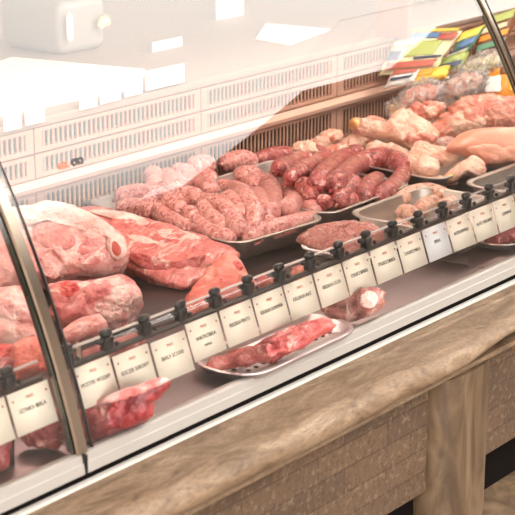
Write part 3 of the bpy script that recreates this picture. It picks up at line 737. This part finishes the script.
scr = [('red', ell(240, 294, 9, 7, -20), (240, 302), 'red curled trimming at the right end of the fillet'), ('red', ell(262, 283, 6, 8, 30), (262, 293), 'small red scrap behind the clips left'), ('salmon', ell(272, 279, 6, 7, 0), (272, 288), 'small orange pink scrap behind the clips'),
       ('salmon', [(290, 268), (300, 264), (311, 266), (310, 274), (300, 279), (291, 280)], (300, 284), 'flat pink trimming left of the foam tray')]
for i, (m, px, a, l) in enumerate(scr): puffo('meat_scrap', m, px, at(a[0], a[1], DZ + .004), .010, tilt=.8, amp=.003, seed=20 + i, label=l, cat='meat cut')

# mince on a foam tray
fa, fb = at(296, 247, DZ + .016), at(372, 219, DZ + .016)
ft = V(((fa.x + fb.x) / 2, fa.y - .075, TZ)); tray('foam_tray', ft, (fb.x - fa.x) / 2, .075, .016, 0, 'white foam tray under the minced meat', m='foam', flare=.010, lip=.006, r=.015)
mi = puffo('minced_meat', 'mince', [(297, 242), (304, 233), (320, 228), (345, 224), (368, 225), (384, 232), (378, 244), (358, 252), (338, 252), (316, 247)], at(340, 244, DZ + .02), .022, tilt=.3, Tb=.014, k=3, amp=.0045, fr=110, seed=11, zmin=TZ + .004,
      label='coarse pink minced meat in the white foam tray', cat='minced meat')

# ------------------------------------------------------------------ chicken
def chick(name, m, px, a, za, T, label, cat='chicken', **kw):
    kw.setdefault('zmin', TZ + .003); A = at(a[0], a[1], za)
    if A.y > .69: A = aty(a[0], a[1], .69)
    return puffo(name, m, px, A, T, label=label, cat=cat, **kw)
wings = [([(288, 152), (296, 143), (310, 142), (318, 150), (308, 158), (294, 160)], (302, 158), 'skin', 'chicken wing farthest left by the tray corner'),
         ([(304, 146), (312, 138), (326, 131), (340, 129), (342, 138), (332, 146), (320, 152), (308, 152)], (322, 152), 'skin', 'chicken wing standing highest beside the slotted back'),
         ([(318, 156), (330, 147), (344, 144), (352, 150), (342, 158), (326, 162)], (336, 160), 'carcass', 'reddish chicken wing among the wings'),
         ([(340, 150), (346, 136), (358, 131), (370, 134), (376, 142), (366, 150), (350, 154)], (358, 154), 'skin', 'chicken wing left of the big leg'),
         ([(360, 156), (368, 145), (380, 141), (394, 144), (410, 150), (404, 158), (386, 157), (372, 160)], (384, 160), 'skin', 'chicken wing under the big leg with its tip to the right'),
         ([(388, 168), (398, 156), (412, 154), (420, 160), (414, 170), (400, 174)], (404, 172), 'skin', 'chicken wing by the right rim of the dark sausages')]
for i, (px, a, m, l) in enumerate(wings): chick('chicken_wing', m, px, a, TZ + .02, .02, l, 'chicken', tilt=.8, amp=.007, fr=30, seed=30 + i, group='chicken wings beside the dark sausages')
for i, (w_, e_) in enumerate((('chicken_wing', ell(332, 138, 4, 5, 30)), ('chicken_wing.002', ell(366, 139, 5, 4, 0)), ('chicken_wing.003', ell(384, 150, 6, 4, 10)))):
    w_ = [o for o in bpy.data.objects if o.name.startswith('chicken_wing')][(1, 3, 4)[i]]
    A_ = w_.location + CAMDIR * .012; bm = bmesh.new(); puff(bm, e_, A_, .008, tilt=.8, amp=.003); part_of(w_, bm, 'cut_end', 'carcass', 'red cut end')
q = chick('chicken_quarter', 'skin', [(349, 126), (353, 119), (364, 121), (378, 125), (388, 119), (394, 112), (404, 109), (420, 116), (434, 127), (440, 138), (430, 147), (412, 150), (396, 144), (372, 138), (356, 133)], (400, 152), TZ + .03, .035, 'whole chicken leg quarter with yellow knuckle pointing left', tilt=.8, amp=.005, seed=41, k=2.2)
bm = bmesh.new(); puff(bm, ell(355, 125, 7, 6, 20), at(400, 152, TZ + .03), .03, tilt=.8, amp=.002); part_of(q, bm, 'knuckle', 'yellowfat', 'yellow knuckle end')
bm = bmesh.new(); puff(bm, [(400, 140), (412, 134), (428, 136), (436, 143), (424, 149), (408, 148)], at(400, 152, TZ + .03), .016, tilt=.8, off=.022, amp=.006); part_of(q, bm, 'cut_flesh', 'carcass', 'red cut flesh at the thigh')
chick('chicken_scrap', 'carcass', [(360, 122), (366, 115), (378, 116), (388, 122), (376, 127)], (374, 138), TZ + .045, .014, 'reddish chicken scrap behind the leg quarter', tilt=.8, amp=.006, seed=42)
chick('chicken_thigh', 'skin', [(408, 158), (412, 146), (420, 141), (434, 145), (450, 148), (458, 156), (448, 164), (430, 166), (416, 168)], (432, 170), TZ + .02, .024, 'chicken thigh behind the two drumsticks', tilt=.8, amp=.005, seed=43)
chick('chicken_drumstick', 'skin', [(412, 166), (418, 158), (428, 155), (438, 160), (440, 170), (432, 177), (420, 176)], (426, 178), TZ + .016, .02, 'round plump drumstick on the left by the tray edge', tilt=.85, amp=.003, seed=44)
d2 = chick('chicken_drumstick', 'skin', [(444, 176), (452, 168), (462, 161), (474, 156), (484, 162), (486, 172), (480, 178), (466, 176), (454, 183), (446, 183)], (464, 182), TZ + .014, .022, 'drumstick with yellow bone end pointing to the lower left', tilt=.85, amp=.003, seed=45)
bm = bmesh.new(); puff(bm, ell(451, 178, 7, 5, -30), at(464, 182, TZ + .014), .018, tilt=.85, amp=.002); part_of(d2, bm, 'bone_end', 'yellowfat', 'yellow bone end')
chick('chicken_skin', 'skin', [(394, 168), (404, 166), (420, 174), (438, 178), (455, 180), (457, 184), (440, 185), (420, 181), (404, 176)], (428, 182), TZ + .01, .008, 'flat flap of chicken skin along the tray edge', tilt=.3, amp=.002, seed=46)
br = chick('chicken_breast', 'breast', [(446, 150), (452, 140), (466, 132), (490, 128), (516, 127), (545, 132), (552, 146), (535, 158), (508, 164), (488, 167), (478, 160), (462, 156)], (495, 168), TZ + .03, .036, 'smooth pale orange chicken breast at the right edge', tilt=.8, amp=.003, fr=14, seed=47, k=2.2, crease=.15)
bm = bmesh.new(); puff(bm, [(464, 150), (480, 146), (510, 148), (540, 146), (545, 154), (520, 162), (490, 167), (476, 161)], at(495, 168, TZ + .03), .02, tilt=.8, off=.02, amp=.003); part_of(br, bm, 'fillet_half', 'breast')
cc = chick('chicken_carcass', 'carcass', [(426, 132), (436, 118), (452, 106), (468, 97), (486, 93), (506, 96), (530, 100), (545, 115), (530, 126), (500, 128), (474, 131), (450, 138), (434, 142)], (480, 140), TZ + .05, .045, 'opened chicken with red flesh behind the breast', tilt=.8, amp=.010, fr=22, seed=48)
bm = bmesh.new(); puff(bm, [(448, 122), (462, 114), (478, 118), (484, 128), (466, 132), (450, 134)], at(480, 140, TZ + .05), .02, tilt=.8, off=.026, amp=.006); part_of(cc, bm, 'skin_flap', 'skin', 'pale skin flap')
chick('chicken_scrap', 'fat', [(430, 146), (438, 136), (450, 136), (456, 142), (446, 150)], (443, 152), TZ + .025, .018, 'pale greyish chicken piece between the leg and the breast', tilt=.8, amp=.004, seed=49)
chick('chicken_piece', 'carcass', [(400, 116), (412, 104), (430, 100), (446, 104), (440, 116), (424, 122), (408, 124)], (424, 132), TZ + .06, .025, 'pinkish chicken back piece below the plastic bags', tilt=.8, amp=.008, seed=50)

# ------------------------------------------------------------------ packets and bags at the far right
def packet(px, y, cols, label, T=.014, name='food_packet', cat='packet', mats=None):
    a = aty(sum(p[0] for p in px) / len(px), sum(p[1] for p in px) / len(px), y)
    q = []
    for i in range(len(px)):
        p0, p1 = px[i], px[(i + 1) % len(px)]
        q += [p0, (p0[0] * .97 + p1[0] * .03, p0[1] * .97 + p1[1] * .03), (p0[0] * .7 + p1[0] * .3, p0[1] * .7 + p1[1] * .3), (p0[0] * .3 + p1[0] * .7, p0[1] * .3 + p1[1] * .7), (p0[0] * .03 + p1[0] * .97, p0[1] * .03 + p1[1] * .97)]
    y += .09; a = aty(sum(p[0] for p in px) / len(px), sum(p[1] for p in px) / len(px), y)
    o = puffo(name, cols[0], q, a, T, label=label, cat=cat, group='colourful packets at the far end', tilt=.6, amp=.004, fr=30, seed=len(label), n=80, k=3, zmin=DZ + .003)
    P0, P1, P2, P3 = [V((*p, 0)) for p in px]     # tl tr br bl
    for (u0, u1, v0, v1), m, nm in cols[1:]:
        f = lambda u, v: tuple((P0.lerp(P1, u)).lerp(P3.lerp(P2, u), v)[:2])
        bm = bmesh.new(); puff(bm, [f(u0, v0), f((u0 + u1) / 2, v0), f(u1, v0), f(u1, (v0 + v1) / 2), f(u1, v1), f((u0 + u1) / 2, v1), f(u0, v1), f(u0, (v0 + v1) / 2)], a, .002, tilt=.6, off=T * .97, k=4, amp=.0006, rings=5, n=40)
        part_of(o, bm, nm, m)
    return o
for nm, c in (('p_blue', (84, 122, 168)), ('p_cream', (214, 206, 168)), ('p_green', (166, 182, 104)), ('p_red', (176, 92, 78)), ('p_yellow', (240, 200, 80)), ('p_navy', (52, 64, 92)), ('p_orange', (238, 150, 40)), ('p_brown', (120, 72, 40)), ('p_teal', (96, 150, 120)), ('p_white', (240, 236, 230))): MT[nm] = plain('packet print ' + nm[2:], c, .45)
packet([(396, 33), (462, 31), (436, 70), (378, 76)], .62, ['p_cream', ((.05, .7, .10, .22), 'p_blue', 'blue_band'), ((.0, .95, .0, .07), 'p_yellow', 'yellow_band'), ((.72, .98, .12, .28), 'p_red', 'red_patch'), ((.5, .95, .68, .74), 'p_navy', 'dark_line'), ((.05, .4, .3, .36), 'p_white', 'white_line'), ((.1, .9, .78, .95), 'p_red', 'red_band'), ((.3, .8, .3, .65), 'p_green', 'picture'), ((.05, .25, .5, .72), 'p_navy', 'dark_print')], 'cream packet with blue top band leaning at the slotted back')
packet([(462, 34), (486, 26), (462, 62), (438, 72)], .60, ['p_teal', ((.05, .95, .05, .3), 'p_yellow', 'yellow_band'), ((.3, .98, .34, .55), 'p_blue', 'blue_print'), ((.05, .9, .58, .62), 'p_navy', 'dark_line'), ((.05, .9, .66, .70), 'p_white', 'white_line'), ((.1, .9, .72, .95), 'p_green', 'green_print')], 'narrow teal packet with yellow top right of the cream one')
packet([(484, 18), (520, 6), (505, 50), (470, 60)], .60, ['p_brown', ((.1, .9, .1, .3), 'p_green', 'green_print'), ((.1, .8, .36, .48), 'p_cream', 'cream_print'), ((.1, .9, .55, .68), 'p_orange', 'orange_print'), ((.1, .9, .76, .9), 'p_teal', 'teal_print')], 'brown and green packet highest at the right')
packet([(418, 71), (450, 66), (446, 78), (412, 84)], .55, ['p_yellow', ((.1, .5, .2, .7), 'p_orange', 'orange_print')], 'small bright yellow packet above the plastic bags')
packet([(436, 60), (470, 52), (462, 68), (430, 76)], .585, ['p_green', ((.1, .9, .6, .9), 'p_navy', 'dark_print')], 'light green packet above the yellow one')
packet([(394, 72), (420, 70), (412, 82), (384, 88)], .59, ['p_white', ((.05, .95, .1, .4), 'p_red', 'red_band'), ((.1, .9, .6, .8), 'p_navy', 'dark_print')], 'white packet with red band at the end of the slotted back')
packet([(486, 68), (525, 62), (530, 96), (484, 98)], .50, ['p_orange', ((.0, .35, .4, .9), 'p_white', 'white_patch'), ((.35, .7, .0, .35), 'p_brown', 'brown_patch'), ((.55, .95, .5, .9), 'p_yellow', 'yellow_patch')], 'orange packet with white and brown patches at the right edge')
def bag(px, y, T, label, inner):
    a = aty(sum(p[0] for p in px) / len(px), sum(p[1] for p in px) / len(px), y)
    a = aty(sum(p[0] for p in px) / len(px), sum(p[1] for p in px) / len(px), y + .06)
    o = puffo('plastic_bag', 'film', px, a, T, label=label, cat='plastic bag', group='clear plastic bags at the far end', tilt=.7, amp=.012, fr=30, seed=len(label), k=3)
    c = V((sum(p[0] for p in px) / len(px), sum(p[1] for p in px) / len(px), 0))
    bm = bmesh.new(); puff(bm, [tuple((c + (V((*p, 0)) - c) * .75)[:2]) for p in px], a, T * .7, tilt=.7, amp=.006, fr=30); part_of(o, bm, 'contents', inner)
bag([(396, 98), (408, 86), (428, 80), (446, 84), (440, 98), (420, 108), (400, 112)], .52, .03, 'crinkled clear bag with pinkish contents above the leg quarter', 'carcass')
bag([(436, 88), (452, 76), (472, 70), (490, 74), (484, 88), (462, 98), (444, 102)], .51, .03, 'crinkled clear bag right of the first one under the packets', 'whitesaus')
bag([(452, 70), (472, 58), (498, 50), (512, 56), (500, 68), (474, 76)], .54, .02, 'clear bag lying across the packets at upper right', 'p_cream')
bag([(386, 112), (390, 102), (402, 98), (412, 104), (404, 116), (394, 120)], .56, .02, 'small clear bag with yellow contents in the corner by the slotted back', 'yellowfat')

# ------------------------------------------------------------------ lower front goods (near the sill)
pa, pb2 = at(196, 371, DZ + .014), at(347, 325, DZ + .014)
q0, q1, q2 = at(184, 361, DZ + .016), at(350, 316, DZ + .016), at(262, 380, DZ + .016)
PY0 = min(q2.y, .0) + .0; PY1 = PY0 + .135
tray('perforated_tray', V(((q0.x + q1.x) / 2 - .016, (PY0 + PY1) / 2 + .014, TZ)), (q1.x - q0.x) / 2 - .012, .066, .016, .02, 'shallow pale tray with drain holes under the cards', m='tray_white', holes=True, r=.04, flare=.008, lip=.005)
st = puffo('pork_neck', 'ragged', [(205, 364), (214, 358), (240, 352), (262, 342), (285, 330), (310, 321), (330, 318), (334, 326), (318, 338), (296, 350), (272, 360), (246, 367), (222, 370), (208, 374)], at(268, 358, DZ + .02), .016, tilt=.55, Tb=.02, k=2.6, amp=.009, fr=40, seed=12, zmin=TZ + .004,
           label='long ragged strip of pork on the perforated tray', cat='meat cut')
ch = puffo('meat_chunk', 'brownmeat', [(322, 306), (334, 296), (352, 290), (374, 286), (386, 292), (384, 304), (370, 314), (352, 322), (336, 326), (326, 318)], at(350, 328, DZ), .024, tilt=.85, k=3.4, amp=.005, seed=13, label='marbled brown red meat chunk right of the perforated tray', cat='meat cut')
bm = bmesh.new(); puff(bm, ell(368, 301, 9, 9, 0), at(350, 328, DZ), .003, tilt=.85, off=.0205, amp=.002); part_of(ch, bm, 'bone', 'fat', 'pale bone ring at its right')
rib = puffo('meat_ribs', 'beef', [(66, 420), (84, 408), (104, 398), (130, 388), (160, 378), (171, 382), (165, 394), (155, 404), (152, 416), (136, 426), (112, 436), (84, 446), (68, 446)], at(112, 440, DZ), .025, tilt=.85, Tb=.04, k=3.6, amp=.005, seed=14, label='dark red rib piece with pinkish top edge beside the metal joint', cat='meat cut')
bm = bmesh.new(); puff(bm, [(84, 410), (106, 398), (132, 388), (160, 379), (170, 382), (150, 392), (130, 400), (108, 405)], at(112, 440, DZ), .008, tilt=.85, off=.022, amp=.003); part_of(rib, bm, 'top_edge', 'pork', 'lighter pink top edge')
puffo('meat_chunk', 'beef', [(18, 424), (34, 412), (52, 408), (70, 404), (72, 430), (60, 446), (40, 448), (22, 440)], at(46, 452, DZ), .02, tilt=.85, k=3, amp=.005, seed=15, label='dark red meat chunk under the cards left of the metal joint', cat='meat cut')
puffo('meat_chunk', 'beef', [(-25, 440), (-5, 424), (8, 424), (12, 446), (6, 466), (-20, 478)], at(-4, 472, DZ), .02, tilt=.85, k=3, amp=.005, seed=16, label='brownish meat chunk at the left edge above the sill', cat='meat cut')
# right bottom tray with offal
p6 = at(441, 235, DZ + .014); tray('steel_tray', (p6.x + .16, .055, TZ), .16, .07, .014, 0, 'shallow steel tray at the right edge below the cards', r=.03, flare=.008, lip=.005)
for i, (px, m, l) in enumerate((([(434, 240), (444, 230), (456, 228), (460, 236), (450, 246), (438, 246)], 'whitesaus', 'pale brown offal lump farthest left below the cards'), ([(456, 238), (466, 228), (480, 226), (484, 236), (474, 246), (460, 246)], 'whitesaus', 'brown offal lump in the middle below the cards'), ([(480, 238), (490, 226), (506, 222), (522, 224), (520, 240), (500, 248), (484, 246)], 'beef', 'dark brown offal lump at the right edge below the cards'))):
    puffo('offal_lump', m, px, at(px[4][0], px[4][1] + 1, TZ + .01), .016, tilt=.8, amp=.005, seed=60 + i, label=l, cat='offal', zmin=TZ + .004)

# ------------------------------------------------------------------ things on the rear worktop
WT = 1.077
def flat_on(px, z, th, name, m, label, cat):
    bm = bmesh.new(); pts = [at(x, y, z + th) for x, y in px]
    a = [bm.verts.new(p) for p in pts]; b = [bm.verts.new(p - V((0, 0, th))) for p in pts]
    bm.faces.new(a); bm.faces.new(b[::-1])
    for i in range(len(a)): bm.faces.new((a[i], a[(i + 1) % len(a)], b[(i + 1) % len(a)], b[i]))
    o = obj(name, bm, m, None, False); recenter(o, sum(pts, V()) / len(pts) - V((0, 0, th))); tag(o, label, cat); return o
flat_on([(-15, 66), (12, 57), (145, 69), (128, 84), (60, 97), (-15, 113)], WT, .014, 'cutting_board', 'white', 'large white cutting board on the rear worktop at left', 'cutting board')
flat_on([(266, 23), (330, 29), (290, 44), (256, 38)], WT, .003, 'paper_sheet', 'paper', 'white paper sheet lying on the rear worktop', 'paper')
mc = at(85, 52, WT); X0 = at(48, 52, WT).x; X1 = at(122, 44, WT).x
ma = empty('scale_machine', 'pale grey machine with rounded top on the rear worktop', 'machine', (mc.x, mc.y, WT))
wM = (X1 - X0) * .42
bm = bmesh.new(); box(bm, mc.x - wM, mc.x + wM, mc.y, mc.y + .2, WT, WT + .125, .022, 4); part_of(ma, bm, 'housing', 'grey')
bm = bmesh.new(); tube(bm, [(mc.x - wM * .78, mc.y - .012, WT + .03), (mc.x - wM * .78, mc.y - .012, WT + .1)], .008, 10, 8); part_of(ma, bm, 'handle', 'white', 'white upright handle')
bm = bmesh.new(); tube(bm, [(mc.x + wM * .45, mc.y - .015, WT + .05), (mc.x + wM * .6, mc.y - .02, WT + .075), (mc.x + wM * .8, mc.y - .015, WT + .055)], .010, 10, 12); part_of(ma, bm, 'hook', 'cream', 'cream curved hook')
for i, (a, b, h) in enumerate(((-2, 16, 22), (20, 40, 22), (76, 94, 22), (97, 118, 22), (122, 140, 24), (144, 183, 26))):
    p0, p1 = aty(a, 0, YB - .008), aty(b, 0, YB - .008)
    cx = (a + b) / 2; top = aty(cx, 118 - .272 * cx * 1.0 - 6, YB - .008)
    bm = bmesh.new(); box(bm, p0.x, p1.x, YB - .010, YB - .0075, top.z - .04, top.z, .0005)
    o = obj('rear_card', bm, 'whitecard'); recenter(o, ((p0.x + p1.x) / 2, YB - .009, top.z - .04))
    tag(o, ['white card at the far left of the rear rail', 'white card second from left on the rear rail', 'white card under the cutting board corner', 'white card just right of the board corner', 'white card before the widest rear card', 'widest white card on the rear rail'][i], 'card', 'white cards along the rear rail')
def stand_card(px, z0, name, label, d):
    p = at(*px[3], WT); q = at(*px[2], WT); h = d
    bm = bmesh.new(); box(bm, p.x, q.x, p.y - .002, p.y, WT, WT + h); o = obj(name, bm, 'paper', None, False); recenter(o, ((p.x + q.x) / 2, p.y, WT)); tag(o, label, 'paper')
stand_card([(152, 40), (183, 35), (183, 46), (152, 52)], 0, 'paper_note', 'small white note standing on the rear worktop behind the board', .022)
stand_card([(216, 0), (238, 0), (238, 14), (216, 20)], 0, 'paper_note', 'taller white note standing on the rear worktop left of the sheet', .05)
def on_glass(px, py):
    r = ray(px, py).normalized(); lo, hi = .5, 5
    for _ in range(50):
        m_ = (lo + hi) / 2; p = CAM + r * m_
        if p.y < gy(p.z): lo = m_
        else: hi = m_
    p = CAM + r * lo; d = .253 + .878 * (p.z - .847); return p, V((0, d, 1)).normalized(), V((0, -1, d)).normalized()
sp, su, sn = on_glass(70, 164)
stk = empty('glass_sticker', 'small dark lettering stuck on the glass near the left end', 'sticker', tuple(sp))
e_ = V((1, 0, 0)); sh_ = (su + e_ * .25).normalized()
text_mesh('IGL', .0125, 'redink', sp - e_ * .013, e_, sh_, sn, 'faded_lettering', stk, 1.15, .0005)
text_mesh('OO', .0135, 'black', sp + e_ * .015, e_, sh_, sn, 'lettering', stk, 1.1, .0012)
# ------------------------------------------------------------------ world and view
w = bpy.data.worlds.new('world'); SC.world = w; w.use_nodes = True
w.node_tree.nodes['Background'].inputs[0].default_value = rgb(240, 232, 224); w.node_tree.nodes['Background'].inputs[1].default_value = .3
vs = SC.view_settings; vs.view_transform = 'Standard'; vs.look = 'None'; vs.exposure = 0.27; vs.gamma = 1; vs.use_curve_mapping = False
